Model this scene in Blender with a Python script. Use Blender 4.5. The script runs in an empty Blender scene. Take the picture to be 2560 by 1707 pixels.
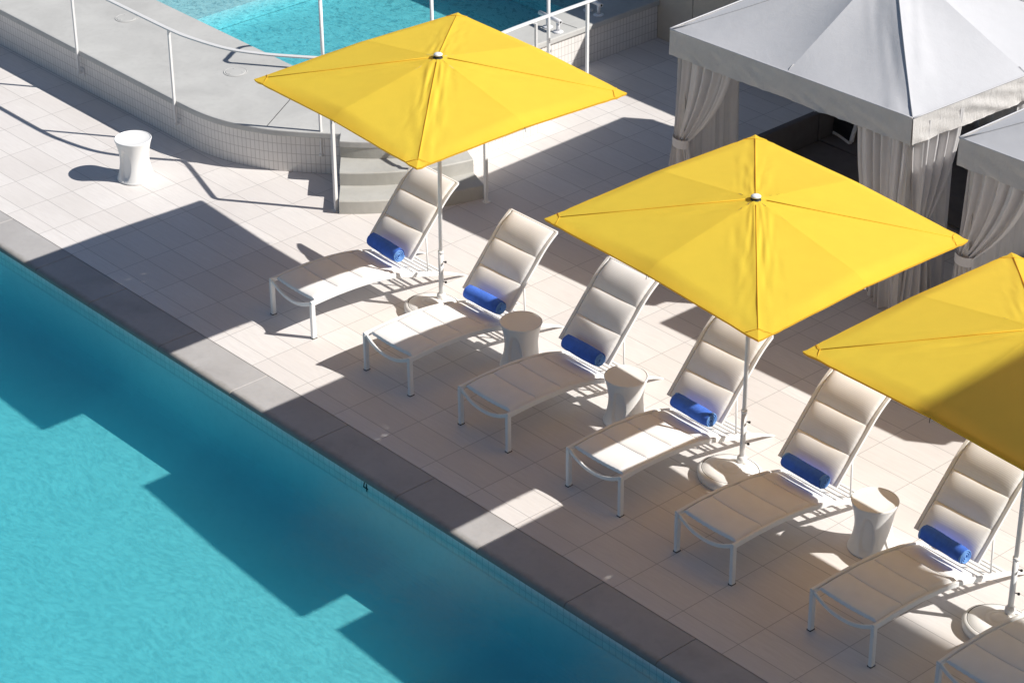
import bpy, bmesh, math, random
from mathutils import Vector, Matrix
random.seed(7)
PI = math.pi
S = bpy.context.scene
C = S.collection

# ------------------------------------------------------------------ helpers
class MB:
    """collects vertices, faces and metre-true UVs; build() links ONE mesh object"""
    def __init__(s): s.v = []; s.f = []; s.uv = {}; s.sm = []
    def vert(s, p): s.v.append(Vector(p)); return len(s.v) - 1
    def face(s, idx, uv=None, smooth=False):
        s.f.append(tuple(idx)); s.sm.append(smooth)
        if uv: s.uv[len(s.f) - 1] = uv
    def quad(s, a, b, c, d, uv=None, smooth=False):
        i = [s.vert(p) for p in (a, b, c, d)]; s.face(i, uv, smooth)
    def box(s, c, size, rot=None, taper=1.0):
        c = Vector(c); h = [x / 2 for x in size]; M = rot or Matrix.Identity(3)
        P = []
        for z in (-1, 1):
            k = taper if z < 0 else 1
            for x, y in ((-1, -1), (1, -1), (1, 1), (-1, 1)):
                P.append(s.vert(c + M @ Vector((x * h[0] * k, y * h[1] * k, z * h[2]))))
        for q in ((0, 3, 2, 1), (4, 5, 6, 7), (0, 1, 5, 4), (1, 2, 6, 5), (2, 3, 7, 6), (3, 0, 4, 7)):
            s.face([P[i] for i in q])
    def sweep(s, path, prof, up=Vector((0, 0, 1)), scales=None, smooth=True, caps=True, closed=False):
        """profile points (a across, b along up) swept on a path"""
        path = [Vector(p) for p in path]; n = len(path); rings = []
        for i, p in enumerate(path):
            if closed: t = path[(i + 1) % n] - path[i - 1]
            else: t = path[min(i + 1, n - 1)] - path[max(i - 1, 0)]
            t.normalize(); a = t.cross(up)
            if a.length < 1e-4: a = Vector((1, 0, 0))
            a.normalize(); b = a.cross(t)
            k = scales[i] if scales else 1
            k = k if isinstance(k, (tuple, list)) else (k, k)
            rings.append([s.vert(p + a * u * k[0] + b * w * k[1]) for u, w in prof])
        m = len(prof)
        for i in range(n if closed else n - 1):
            r0, r1 = rings[i], rings[(i + 1) % n]
            for j in range(m):
                s.face((r0[j], r0[(j + 1) % m], r1[(j + 1) % m], r1[j]), smooth=smooth)
        if caps and not closed:
            s.face(list(reversed(rings[0]))); s.face(rings[-1])
    def tube(s, path, r, seg=10, scales=None, **k):
        s.sweep(path, [(r * math.cos(2 * PI * j / seg), r * math.sin(2 * PI * j / seg)) for j in range(seg)], scales=scales, **k)
    def bar(s, path, w, h, scales=None, up=Vector((0, 0, 1)), **k):
        b = min(w, h) * .18
        pr = [(-w/2+b, -h/2), (w/2-b, -h/2), (w/2, -h/2+b), (w/2, h/2-b), (w/2-b, h/2), (-w/2+b, h/2), (-w/2, h/2-b), (-w/2, -h/2+b)]
        s.sweep(path, pr, up=up, scales=scales, smooth=False, **k)
    def lathe(s, prof, c=(0, 0, 0), seg=48, smooth=True, fn=None):
        rings = []
        for r, z in prof:
            ring = []
            for j in range(seg):
                a = 2 * PI * j / seg
                p = Vector((r * math.cos(a), r * math.sin(a), z))
                if fn: p = fn(p, a)
                ring.append(s.vert(Vector(c) + p))
            rings.append(ring)
        for i in range(len(rings) - 1):
            for j in range(seg):
                s.face((rings[i][j], rings[i][(j + 1) % seg], rings[i + 1][(j + 1) % seg], rings[i + 1][j]), smooth=smooth)
        s.face(list(reversed(rings[0]))); s.face(rings[-1])
    def grid(s, fn, nu, nv, uvfn=None, smooth=True, flip=False):
        I = [[s.vert(fn(i / nu, j / nv)) for j in range(nv + 1)] for i in range(nu + 1)]
        for i in range(nu):
            for j in range(nv):
                q = [I[i][j], I[i + 1][j], I[i + 1][j + 1], I[i][j + 1]]
                uv = None
                if uvfn: uv = [uvfn(i / nu, j / nv), uvfn((i+1) / nu, j / nv), uvfn((i+1) / nu, (j+1) / nv), uvfn(i / nu, (j+1) / nv)]
                if flip: q.reverse(); uv = uv[::-1] if uv else None
                s.face(q, uv, smooth)
    def build(s, name, mat, parent=None):
        me = bpy.data.meshes.new(name); me.from_pydata([tuple(p) for p in s.v], [], s.f)
        me.polygons.foreach_set('use_smooth', s.sm)
        if s.uv:
            L = me.uv_layers.new(name='UVMap')
            for fi, uv in s.uv.items():
                for k, li in enumerate(me.polygons[fi].loop_indices): L.data[li].uv = uv[k]
        me.update(); me.materials.append(mat)
        o = bpy.data.objects.new(name, me); C.objects.link(o)
        if parent: o.parent = parent
        return o

def tag(o, label=None, cat=None, group=None, kind=None):
    for k, v in (('label', label), ('category', cat), ('group', group), ('kind', kind)):
        if v: o[k] = v
    return o
def empty(name, loc, rz=0, label=None, cat=None, group=None):
    o = bpy.data.objects.new(name, None); C.objects.link(o); o.location = loc; o.rotation_euler = (0, 0, rz)
    o.empty_display_size = .1
    return tag(o, label, cat, group)
def copy_tree(o, parent=None):
    c = o.copy(); C.objects.link(c)
    if parent: c.parent = parent
    for ch in list(o.children): copy_tree(ch, c)
    return c
def rebase(root):
    """parts were modelled in world coordinates: move their meshes into the root's own frame"""
    T = Matrix.Translation(-Vector(root.location))
    def go(o):
        for ch in o.children: ch.data.transform(T); go(ch)
    go(root)
def lerp(a, b, t): return a + (b - a) * t
def interp(pts, t):
    for i in range(len(pts) - 1):
        if t <= pts[i + 1][0]:
            k = (t - pts[i][0]) / (pts[i + 1][0] - pts[i][0])
            return pts[i][1] + (pts[i + 1][1] - pts[i][1]) * k
    return pts[-1][1]
def smoothpath(pts, n=6):
    """Catmull-Rom through points"""
    P = [Vector(p) for p in pts]; out = []
    for i in range(len(P) - 1):
        p0 = P[i - 1] if i else P[0] * 2 - P[1]; p1, p2 = P[i], P[i + 1]
        p3 = P[i + 2] if i + 2 < len(P) else P[-1] * 2 - P[-2]
        for k in range(n):
            t = k / n
            out.append(.5 * ((2 * p1) + (p2 - p0) * t + (2 * p0 - 5 * p1 + 4 * p2 - p3) * t * t + (3 * p1 - p0 - 3 * p2 + p3) * t ** 3))
    out.append(P[-1]); return out

# ------------------------------------------------------------------ materials
class NT:
    def __init__(s, name):
        s.m = bpy.data.materials.new(name); s.m.use_nodes = True
        s.t = s.m.node_tree; s.t.nodes.clear()
        s.out = s.n('ShaderNodeOutputMaterial')
    def n(s, typ, ins=None, **props):
        nd = s.t.nodes.new(typ)
        for k, v in props.items(): setattr(nd, k, v)
        for k, v in (ins or {}).items():
            if hasattr(v, 'is_output') or isinstance(v, bpy.types.NodeSocket): s.t.links.new(v, nd.inputs[k])
            else: nd.inputs[k].default_value = v
        return nd
    def math(s, op, a, b=0.0, clamp=False):
        nd = s.n('ShaderNodeMath', {0: a, 1: b}, operation=op); nd.use_clamp = clamp; return nd.outputs[0]
    def mix(s, f, a, b, blend='MIX'):
        nd = s.n('ShaderNodeMix', data_type='RGBA', blend_type=blend)
        for i, v in ((0, f), (6, a), (7, b)):
            if isinstance(v, bpy.types.NodeSocket): s.t.links.new(v, nd.inputs[i])
            else: nd.inputs[i].default_value = v if i == 0 else (*v, 1)[:4]
        return nd.outputs[2]
    def noise(s, scale, detail=4, rough=.55, vec=None, dist=0):
        nd = s.n('ShaderNodeTexNoise', {'Scale': scale, 'Detail': detail, 'Roughness': rough, 'Distortion': dist})
        if vec: s.t.links.new(vec, nd.inputs['Vector'])
        return nd.outputs[0]
    def ramp(s, f, a, b):
        nd = s.n('ShaderNodeMapRange', {0: f, 1: a, 2: b, 3: 0.0, 4: 1.0}); return nd.outputs[0]
    def bump(s, h, strength, dist=.01):
        return s.n('ShaderNodeBump', {'Height': h, 'Strength': strength, 'Distance': dist}).outputs[0]
    def pbr(s, **ins):
        nd = s.n('ShaderNodeBsdfPrincipled')
        for k, v in ins.items():
            k = k.replace('_', ' ')
            if isinstance(v, bpy.types.NodeSocket): s.t.links.new(v, nd.inputs[k])
            else: nd.inputs[k].default_value = (*v, 1) if isinstance(v, tuple) and len(v) == 3 else v
        s.t.links.new(nd.outputs[0], s.out.inputs[0]); return nd
    def coord(s, which='Object'): return s.n('ShaderNodeTexCoord').outputs[which]

def rgb(f, c): return tuple(x * f for x in c)

def tile_lines(T, u, v, pu, pv, g, offu=0, offv=0):
    """1 on grout, 0 on tile; also a per-tile random value"""
    a = T.math('DIVIDE', T.math('SUBTRACT', u, offu), pu); b = T.math('DIVIDE', T.math('SUBTRACT', v, offv), pv)
    fa = T.math('FRACT', a); fb = T.math('FRACT', b)
    da = T.math('MULTIPLY', T.math('MINIMUM', fa, T.math('SUBTRACT', 1.0, fa)), pu)
    db = T.math('MULTIPLY', T.math('MINIMUM', fb, T.math('SUBTRACT', 1.0, fb)), pv)
    d = T.math('MINIMUM', da, db)
    line = T.math('SUBTRACT', 1.0, T.n('ShaderNodeMapRange', {0: d, 1: g * .35, 2: g * .65, 3: 0.0, 4: 1.0}).outputs[0])
    cell = T.n('ShaderNodeCombineXYZ', {0: T.math('FLOOR', a), 1: T.math('FLOOR', b), 2: 0.0}).outputs[0]
    rnd = T.n('ShaderNodeTexWhiteNoise', {'Vector': cell}).outputs[0]
    return line, rnd

def mat_deck():
    T = NT('porcelain_deck_tile'); co = T.coord(); sp = T.n('ShaderNodeSeparateXYZ', {0: co})
    line, rnd = tile_lines(T, sp.outputs[0], sp.outputs[1], .61, .3105, .0065, 0, .187)
    st = T.n('ShaderNodeMapping', {0: co}); st.inputs['Scale'].default_value = (1.0, 9.0, 1.0)
    off = T.n('ShaderNodeVectorMath', {0: st.outputs[0], 1: T.n('ShaderNodeCombineXYZ', {0: T.math('MULTIPLY', rnd, 37.0), 1: T.math('MULTIPLY', rnd, 91.0)}).outputs[0]}, operation='ADD').outputs[0]
    vein = T.noise(4.0, 6, .65, off, .6); fine = T.noise(160, 3, .6, co); big = T.noise(.8, 3, .5, co)
    c = T.mix(T.ramp(vein, .3, .72), (.68, .64, .612), (.765, .73, .702))
    c = T.mix(T.math('MULTIPLY', rnd, .55), c, (.615, .57, .54))
    c = T.mix(T.math('MULTIPLY', T.ramp(fine, .55, .8), .18), c, (.45, .42, .40))
    c = T.mix(T.math('MULTIPLY', T.ramp(big, .5, .72), .26), c, (.50, .46, .43))
    c = T.mix(T.math('MULTIPLY', line, .52), c, (.17, .155, .148))
    h = T.math('SUBTRACT', T.math('MULTIPLY', vein, .12), line)
    T.pbr(Base_Color=c, Roughness=.62, Specular_IOR_Level=.3, Normal=T.bump(h, .35, .002))
    return T.m

def mat_concrete(name, a, b, rough=.75, bump=.25, nose=False):
    T = NT(name); co = T.coord()
    n1 = T.noise(1.6, 6, .6, co, .4); n2 = T.noise(14, 5, .6, co); n3 = T.noise(220, 2, .5, co)
    c = T.mix(T.ramp(n1, .32, .7), a, b)
    c = T.mix(T.math('MULTIPLY', T.ramp(n2, .5, .8), .22), c, rgb(.72, a))
    c = T.mix(T.math('MULTIPLY', T.ramp(n3, .6, .85), .25), c, rgb(.55, a))
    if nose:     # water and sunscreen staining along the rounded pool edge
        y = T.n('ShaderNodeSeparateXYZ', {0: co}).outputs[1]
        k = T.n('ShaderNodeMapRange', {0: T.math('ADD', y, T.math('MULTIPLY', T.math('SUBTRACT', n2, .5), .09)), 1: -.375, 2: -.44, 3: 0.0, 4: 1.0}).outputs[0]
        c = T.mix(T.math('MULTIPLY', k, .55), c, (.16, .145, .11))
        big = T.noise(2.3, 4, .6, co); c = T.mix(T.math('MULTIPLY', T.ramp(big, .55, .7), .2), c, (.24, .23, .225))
    T.pbr(Base_Color=c, Roughness=rough, Specular_IOR_Level=.25, Normal=T.bump(T.math('ADD', T.math('MULTIPLY', n3, .3), n2), bump, .003))
    return T.m

def mat_tilewall(name, tile, grout, pu, pv, g, rough=.28, amt=.8):
    T = NT(name); uv = T.coord('UV'); sp = T.n('ShaderNodeSeparateXYZ', {0: uv})
    line, rnd = tile_lines(T, sp.outputs[0], sp.outputs[1], pu, pv, g)
    c = T.mix(T.math('MULTIPLY', rnd, .5), tile, rgb(.88, tile))
    c = T.mix(T.math('MULTIPLY', T.ramp(T.noise(3, 4, .6, T.coord()), .5, .8), .12), c, rgb(.7, tile))
    c = T.mix(T.math('MULTIPLY', line, amt), c, grout)
    T.pbr(Base_Color=c, Roughness=T.math('ADD', rough, T.math('MULTIPLY', line, .4)), Specular_IOR_Level=.4,
          Normal=T.bump(T.math('SUBTRACT', T.math('MULTIPLY', rnd, .15), line), .4, .003))
    return T.m

def mat_fabric(name, col, transl=.0, tcol=None, weave=900, bump=.12, wr=0, var=.1, rough=.9, ribs=None, sheen=.08):
    T = NT(name); co = T.coord()
    n = T.noise(7, 5, .6, co); f = T.noise(weave, 2, .5, co)
    c = T.mix(T.math('MULTIPLY', T.ramp(n, .35, .75), 1.0), col, rgb(1 - var, col))
    c = T.mix(T.math('MULTIPLY', T.ramp(f, .5, .8), .12), c, rgb(.6, col))
    h = T.math('MULTIPLY', f, .25)
    if wr:
        mp = T.n('ShaderNodeMapping', {0: co}); mp.inputs['Scale'].default_value = (1, 1, .35)
        w = T.noise(5, 4, .6, mp.outputs[0], 1.2)
        w2 = T.noise(16, 3, .55, mp.outputs[0], 1.5)
        h = T.math('ADD', h, T.math('MULTIPLY', T.math('ADD', w, T.math('MULTIPLY', w2, .35)), wr))
    if ribs:
        wv = T.n('ShaderNodeTexWave', {'Scale': ribs, 'Distortion': .4, 'Detail': 1.0}, wave_type='BANDS', bands_direction='Y'); T.t.links.new(co, wv.inputs['Vector'])
        h = T.math('ADD', h, T.math('MULTIPLY', wv.outputs[1], .35))
    nm = T.bump(h, bump, .01)
    p = T.pbr(Base_Color=c, Roughness=rough, Specular_IOR_Level=.12, Normal=nm)
    p.inputs['Sheen Weight'].default_value = sheen
    if transl:
        tr = T.n('ShaderNodeBsdfTranslucent', {'Color': (*(tcol or col), 1), 'Normal': nm})
        mx = T.n('ShaderNodeMixShader', {0: transl, 1: p.outputs[0], 2: tr.outputs[0]})
        T.t.links.new(mx.outputs[0], T.out.inputs[0])
    return T.m

def mat_paint(name, col, rough=.35, dirt=.15, metal=0.0, spec=.4):
    T = NT(name); co = T.coord(); n = T.noise(9, 5, .65, co)
    c = T.mix(T.math('MULTIPLY', T.ramp(n, .5, .8), dirt), col, rgb(.6, col))
    T.pbr(Base_Color=c, Roughness=T.math('ADD', rough, T.math('MULTIPLY', n, .12)), Metallic=metal, Specular_IOR_Level=spec, Normal=T.bump(T.noise(400, 2, .5, co), .04, .001))
    return T.m

def mat_water(name, absorb, dens, ripple, scale, bumpd, drops=0.0, scat=.17):
    """clear water: sky reflection by Fresnel, body colour from absorption along the path"""
    T = NT(name); co = T.coord()
    warp = T.n('ShaderNodeVectorMath', {0: co, 1: T.n('ShaderNodeVectorMath', {0: T.n('ShaderNodeTexNoise', {'Vector': co, 'Scale': .9, 'Detail': 2.0}).outputs[1], 1: (.55, .55, .55)}, operation='MULTIPLY').outputs[0]}, operation='ADD').outputs[0]
    mp = T.n('ShaderNodeMapping', {0: warp}); mp.inputs['Rotation'].default_value = (0, 0, math.radians(-52)); mp.inputs['Scale'].default_value = (1.0, 2.6 if not drops else 1.4, 1.0)
    a = T.noise(scale, 3, .5, mp.outputs[0], .8); b = T.noise(scale * 2.3, 2, .5, warp, .5)
    h = T.math('ADD', a, T.math('MULTIPLY', b, .5))
    nm = T.bump(h, 1.0, bumpd)
    gl = T.n('ShaderNodeBsdfGlossy', {'Color': (1, 1, 1, 1), 'Roughness': .02, 'Normal': nm})
    dt = T.n('ShaderNodeVectorMath', {0: T.n('ShaderNodeNewGeometry').outputs['Incoming'], 1: nm}, operation='DOT_PRODUCT').outputs['Value']
    one = T.math('SUBTRACT', 1.0, T.math('ABSOLUTE', dt), True)
    fr = T.n('ShaderNodeMath', {0: T.math('MULTIPLY', T.math('POWER', one, 5.0), .98), 1: .02}, operation='ADD')     # Schlick from above
    geo = T.n('ShaderNodeNewGeometry')                                                            # from below: mean internal reflection
    fr = T.n('ShaderNodeMapRange', {0: geo.outputs['Backfacing'], 1: 0.0, 2: 1.0, 3: fr.outputs[0], 4: .22})
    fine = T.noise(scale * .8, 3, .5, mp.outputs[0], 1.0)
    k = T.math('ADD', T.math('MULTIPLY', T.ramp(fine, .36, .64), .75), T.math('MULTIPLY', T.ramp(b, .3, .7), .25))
    k = T.math('MULTIPLY', k, T.n('ShaderNodeNewGeometry').outputs['Backfacing'])      # caustic pattern painted into the tint, imitating sunlight gathered by ripples
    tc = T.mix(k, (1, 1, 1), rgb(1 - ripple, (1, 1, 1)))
    if drops:
        k2 = T.ramp(a, .36, .47); tc = T.mix(T.math('SUBTRACT', 1.0, k2), tc, (1 - drops, 1 - drops * .8, 1 - drops * .7))
    tr = T.n('ShaderNodeBsdfTransparent', {'Color': tc})
    mx = T.n('ShaderNodeMixShader', {0: fr.outputs[0], 1: tr.outputs[0], 2: gl.outputs[0]})
    T.t.links.new(mx.outputs[0], T.out.inputs[0])
    va = T.n('ShaderNodeVolumeAbsorption', {'Color': (*absorb, 1), 'Density': dens})
    vs_ = T.n('ShaderNodeVolumeScatter', {'Color': (.12, .80, 1.0, 1), 'Density': scat, 'Anisotropy': .3})
    T.t.links.new(T.n('ShaderNodeAddShader', {0: va.outputs[0], 1: vs_.outputs[0]}).outputs[0], T.out.inputs[1])
    return T.m

M = {}
M['deck'] = mat_deck()
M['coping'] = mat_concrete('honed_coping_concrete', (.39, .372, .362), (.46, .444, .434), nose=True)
M['terrace'] = mat_concrete('terrace_concrete', (.44, .435, .42), (.53, .525, .505))
M['steps'] = mat_concrete('step_concrete', (.40, .392, .36), (.50, .492, .46), bump=.5)
M['beige'] = mat_concrete('beige_stucco', (.42, .385, .33), (.47, .43, .37), rough=.9, bump=.4)
M['walltile'] = mat_tilewall('white_wall_tile', (.74, .71, .68), (.30, .27, .25), .0526, .1085, .006, amt=.62)
M['pooltile'] = mat_tilewall('waterline_tile', (.80, .83, .83), (.28, .32, .34), .0762, .0762, .006, amt=.4)
M['plaster'] = mat_concrete('pool_plaster', (.72, .79, .81), (.78, .84, .86), rough=.8, bump=.1)
M['yellow'] = mat_fabric('yellow_canvas', (.98, .745, .075), .38, (1.0, .47, .10), weave=1400, bump=.22, wr=.7, var=.05, sheen=0)
M['tent'] = mat_fabric('white_tent_canvas', (.55, .55, .57), .05, (.75, .73, .7), weave=1200, bump=.22, wr=1.3, var=.04)
M['valance'] = mat_fabric('grey_valance_canvas', (.62, .60, .58), .05, None, weave=1200, bump=.9, wr=1.8, var=.08)
M['curtain'] = mat_fabric('taupe_curtain', (.74, .725, .725), .14, (.66, .63, .62), weave=900, bump=.2, wr=.5, var=.08)
M['cushion'] = mat_fabric('padded_white_sling', (.85, .84, .83), .0, None, weave=700, bump=.14, wr=.12, var=.05, ribs=28)
M['towel'] = mat_fabric('blue_terry', (.075, .205, .80), .0, None, weave=230, bump=1.0, wr=.3, var=.35)
M['towel_sunlit'] = mat_fabric('sunlit_blue_terry', (.20, .42, .88), .0, None, weave=230, bump=.8, wr=.3, var=.3)  # lighter blue paints the sunlit fibre edges onto the coiled ends
M['sofa'] = mat_fabric('charcoal_outdoor_weave', (.13, .122, .128), .0, None, weave=500, bump=.3, var=.2)
M['white'] = mat_paint('white_powder_coat', (.80, .80, .79), .38, .12)
M['railpaint'] = mat_paint('satin_rail_paint', (.68, .67, .66), .32, .2, .0)
M['plastic'] = mat_paint('white_moulded_plastic', (.80, .79, .77), .42, .08)
M['chrome'] = mat_paint('brushed_fitting', (.78, .78, .8), .25, .1, .15)
M['black'] = mat_paint('black_glaze', (.012, .012, .013), .3, .0)
M['dark'] = mat_paint('dark_rubber', (.03, .03, .03), .6, .0)
M['water'] = mat_water('pool_water', (.0, .875, .935), .78, .34, 12.0, .0028)
M['spa'] = mat_water('spa_water', (.0, .87, .93), 1.0, .30, 13.0, .006, .35)
M['pillow_bw'] = mat_fabric('black_pillow_cloth', (.02, .02, .022), 0, None, weave=500, bump=.2)
M['pillow_w'] = mat_fabric('white_pillow_piping', (.8, .8, .8), 0, None, weave=500, bump=.2)
def mat_ikat():
    T = NT('ikat_pillow_cloth'); uv = T.coord('UV'); sp = T.n('ShaderNodeSeparateXYZ', {0: uv})
    wv = T.n('ShaderNodeTexVoronoi', {'Scale': 1.0}); mp = T.n('ShaderNodeMapping', {0: uv}); mp.inputs['Scale'].default_value = (11, 5, 1)
    T.t.links.new(mp.outputs[0], wv.inputs['Vector'])
    c = T.mix(T.ramp(wv.outputs[0], .28, .36), (.05, .025, .012), (.52, .27, .09))
    T.pbr(Base_Color=c, Roughness=.9); return T.m
M['pillow_ikat'] = mat_ikat()
M['yellowpillow'] = mat_fabric('yellow_pillow_cloth', (.6, .45, .03), 0, None, weave=500, bump=.2)
M['tower'] = mat_concrete('tower_render', (.5, .48, .45), (.56, .54, .5))
M['glass'] = mat_paint('dark_window_glass', (.03, .04, .05), .08, 0)
M['earth'] = mat_concrete('outer_paving', (.36, .34, .32), (.42, .40, .37))

# ------------------------------------------------------------------ setting: deck, coping, pool
EDGE = -.45      # pool edge of the coping
PX0, PX1, PY0 = -13.0, 26.0, -9.0
b = MB()
b.quad((-40, 0, 0), (60, 0, 0), (60, 40, 0), (-40, 40, 0))
b.quad((-40, PY0 - 20, 0), (60, PY0 - 20, 0), (60, PY0 - .9, 0), (-40, PY0 - .9, 0))
b.quad((-40, PY0 - .9, 0), (PX0 - .45, PY0 - .9, 0), (PX0 - .45, 0, 0), (-40, 0, 0))
b.quad((PX1 + .45, PY0 - .9, 0), (60, PY0 - .9, 0), (60, 0, 0), (PX1 + .45, 0, 0))
tag(b.build('pool_deck', M['deck']), kind='structure')
b = MB(); b.quad((-400, -400, -1.6), (400, -400, -1.6), (400, 400, -1.6), (-400, 400, -1.6))
tag(b.build('ground', M['earth']), kind='structure')

# coping: separate slabs with rounded nose, real open joints 5 mm wide
joints = [-1.09 - 1.08 * k for k in range(11, 0, -1)] + [-1.09, .02, .98, 2.15, 3.3, 4.49, 5.69, 6.755, 7.82, 8.87] + [9.95 + 1.09 * k for k in range(14)]
b = MB()
nose = [(-.004, -.003)]
def nose_prof():
    pts = [(-.003, -.0605), (-.003, -.003)]           # back bottom, back top (y, z); front follows
    pts += [(-.006, 0.0), (EDGE + .045, 0.0)]
    for k in range(1, 7):
        a = PI / 2 + k * PI / 12
        pts.append((EDGE + .045 + .045 * math.cos(a), -.035 + .035 * math.sin(a)))
    pts += [(EDGE + .004, -.052), (EDGE + .016, -.0605)]
    return pts
prof = nose_prof()
def coping_slab(b, x0, x1, fn):
    bev = .006; xs = [(x0, -.004), (x0 + bev, 0), (x1 - bev, 0), (x1, -.004)]
    rings = [[b.vert(fn(x, y, z + (dz if z > -.03 else 0))) for y, z in prof] for x, dz in xs]
    for i in range(3):
        for j in range(len(prof)):
            b.face((rings[i][j], rings[i + 1][j], rings[i + 1][(j + 1) % len(prof)], rings[i][(j + 1) % len(prof)]), smooth=(i == 1 and 4 <= j <= 10))
    b.face(rings[0]); b.face(list(reversed(rings[-1])))
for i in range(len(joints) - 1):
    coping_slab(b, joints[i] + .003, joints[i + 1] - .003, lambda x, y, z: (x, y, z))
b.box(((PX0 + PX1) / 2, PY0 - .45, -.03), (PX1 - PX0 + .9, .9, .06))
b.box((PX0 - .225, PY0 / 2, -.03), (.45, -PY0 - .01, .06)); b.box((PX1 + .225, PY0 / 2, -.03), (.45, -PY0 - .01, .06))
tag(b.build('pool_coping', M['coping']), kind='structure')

WL = -.088       # water level
FL = -.78        # pool floor
WY = -.436       # wall plane
b = MB()
def wall(b, p, q, z0, z1, u0=0):
    L = (Vector(q) - Vector(p)).length
    b.quad((*p, z0), (*q, z0), (*q, z1), (*p, z1), [(u0, z0), (u0 + L, z0), (u0 + L, z1), (u0, z1)])
# plaster basin with a coved foot
bp_ = MB()
cove = [(WY, -.21), (WY, FL + .18)] + [(WY - .18 + .18 * math.cos(a), FL + .18 - .18 * math.sin(a)) for a in [PI / 16 * k for k in range(1, 9)]]
for i in range(len(cove) - 1):
    (y0, z0), (y1, z1) = cove[i], cove[i + 1]
    bp_.quad((PX0, y1, z1), (PX1, y1, z1), (PX1, y0, z0), (PX0, y0, z0), smooth=True)
bp_.quad((PX0, PY0, FL - .12), (PX1, PY0, FL - .12), (PX1, WY - .18, FL), (PX0, WY - .18, FL))
wall(bp_, (PX0, WY), (PX0, PY0), FL - .3, -.061); wall(bp_, (PX1, PY0), (PX1, WY), FL - .3, -.061); wall(bp_, (PX1, PY0), (PX0, PY0), FL - .3, -.061)
tag(bp_.build('pool_basin', M['plaster']), kind='structure')
b = MB()
b.quad((PX0, WY, -.2135), (PX1, WY, -.2135), (PX1, WY, -.061), (PX0, WY, -.061), [(0, 0), (PX1 - PX0, 0), (PX1 - PX0, .1525), (0, .1525)])
tag(b.build('waterline_tile_band', M['pooltile']), kind='structure')
b = MB()
def closedbox(b, x0, x1, y0, y1, z0, z1):
    b.box(((x0 + x1) / 2, (y0 + y1) / 2, (z0 + z1) / 2), (x1 - x0, y1 - y0, z1 - z0))
closedbox(b, PX0 - .02, PX1 + .02, PY0 - .02, WY + .02, FL - .6, WL)
tag(b.build('pool_water', M['water']), kind='structure')

# depth marker "4" glazed on the tile band
b = MB(); cx, cz = 5.268, -.104
def stroke(b, p, q, w, y=WY - .0035):
    p = Vector((p[0], 0, p[1])); q = Vector((q[0], 0, q[1])); d = (q - p).normalized(); n = Vector((-d.z, 0, d.x)) * w / 2
    a = [p + n, p - n, q - n, q + n]
    f0 = [b.vert((v.x + cx, y, v.z + cz)) for v in a]; f1 = [b.vert((v.x + cx, y + .003, v.z + cz)) for v in a]
    b.face(f0); b.face(list(reversed(f1)))
    for i in range(4): b.face((f0[i], f1[i], f1[(i + 1) % 4], f0[(i + 1) % 4]))
stroke(b, (-.014, .040), (-.028, -.012), .011); stroke(b, (-.033, -.012), (.032, -.012), .012); stroke(b, (.014, .036), (.014, -.044), .012, WY - .0042)
tag(b.build('depth_number', M['black']), 'black number 4 marked on the pool waterline tile', 'depth marker')

# ------------------------------------------------------------------ raised spa terrace
H = .443; TOP = .5
outline = [(-14, 2.4), (-8, 2.4), (-5, 2.4), (-3, 2.4), (-1.9, 2.4), (-1.45, 2.4), (-1.1, 2.408), (-.8, 2.45), (-.5, 2.545), (-.2, 2.69), (.05, 2.87), (.28, 3.065), (.42, 3.19)]
outline = [tuple(v[:2]) for v in smoothpath([(x, y, 0) for x, y in outline[5:]], 6)]
front = [(-14.0, 2.4), (-6.0, 2.4), (-3.0, 2.4)] + outline
SC = Vector((-.797, 4.49))          # centre of the round steps
rightw = [(1.345, 4.165), (1.17, 4.42), (1.085, 4.66), (1.07, 5.0), (1.07, 5.45), (1.02, 5.62), (.85, 5.71), (.40, 5.78), (.18, 5.86), (.07, 6.02), (.05, 6.3), (.05, 8.32)]
arc3 = [(.58, 3.045)]
a0 = math.atan2(3.045 - SC.y, .58 - SC.x); a1 = math.atan2(4.42 - SC.y, 1.27 - SC.x)
arc3 = [(SC.x + lerp((Vector((.58, 3.045)) - SC).length, (Vector((1.345, 4.165)) - SC).length, t) * math.cos(lerp(a0, a1, t)),
         SC.y + lerp((Vector((.58, 3.045)) - SC).length, (Vector((1.345, 4.165)) - SC).length, t) * math.sin(lerp(a0, a1, t))) for t in [k / 14 for k in range(15)]]
terr = empty('spa_terrace', (0, 0, 0), 0, 'raised concrete spa terrace with curved white tiled front wall', 'terrace')
u = 0
for pth in (front, rightw):
    b = MB()
    for i in range(len(pth) - 1):
        L = math.dist(pth[i], pth[i + 1]); p, q = pth[i], pth[i + 1]
        b.quad((*p, 0), (*q, 0), (*q, H + .02), (*p, H + .02), [(u, 0), (u + L, 0), (u + L, H + .02), (u, H + .02)], smooth=True)
        u += L
    b.build('tile_wall', M['walltile'], terr)
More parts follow.
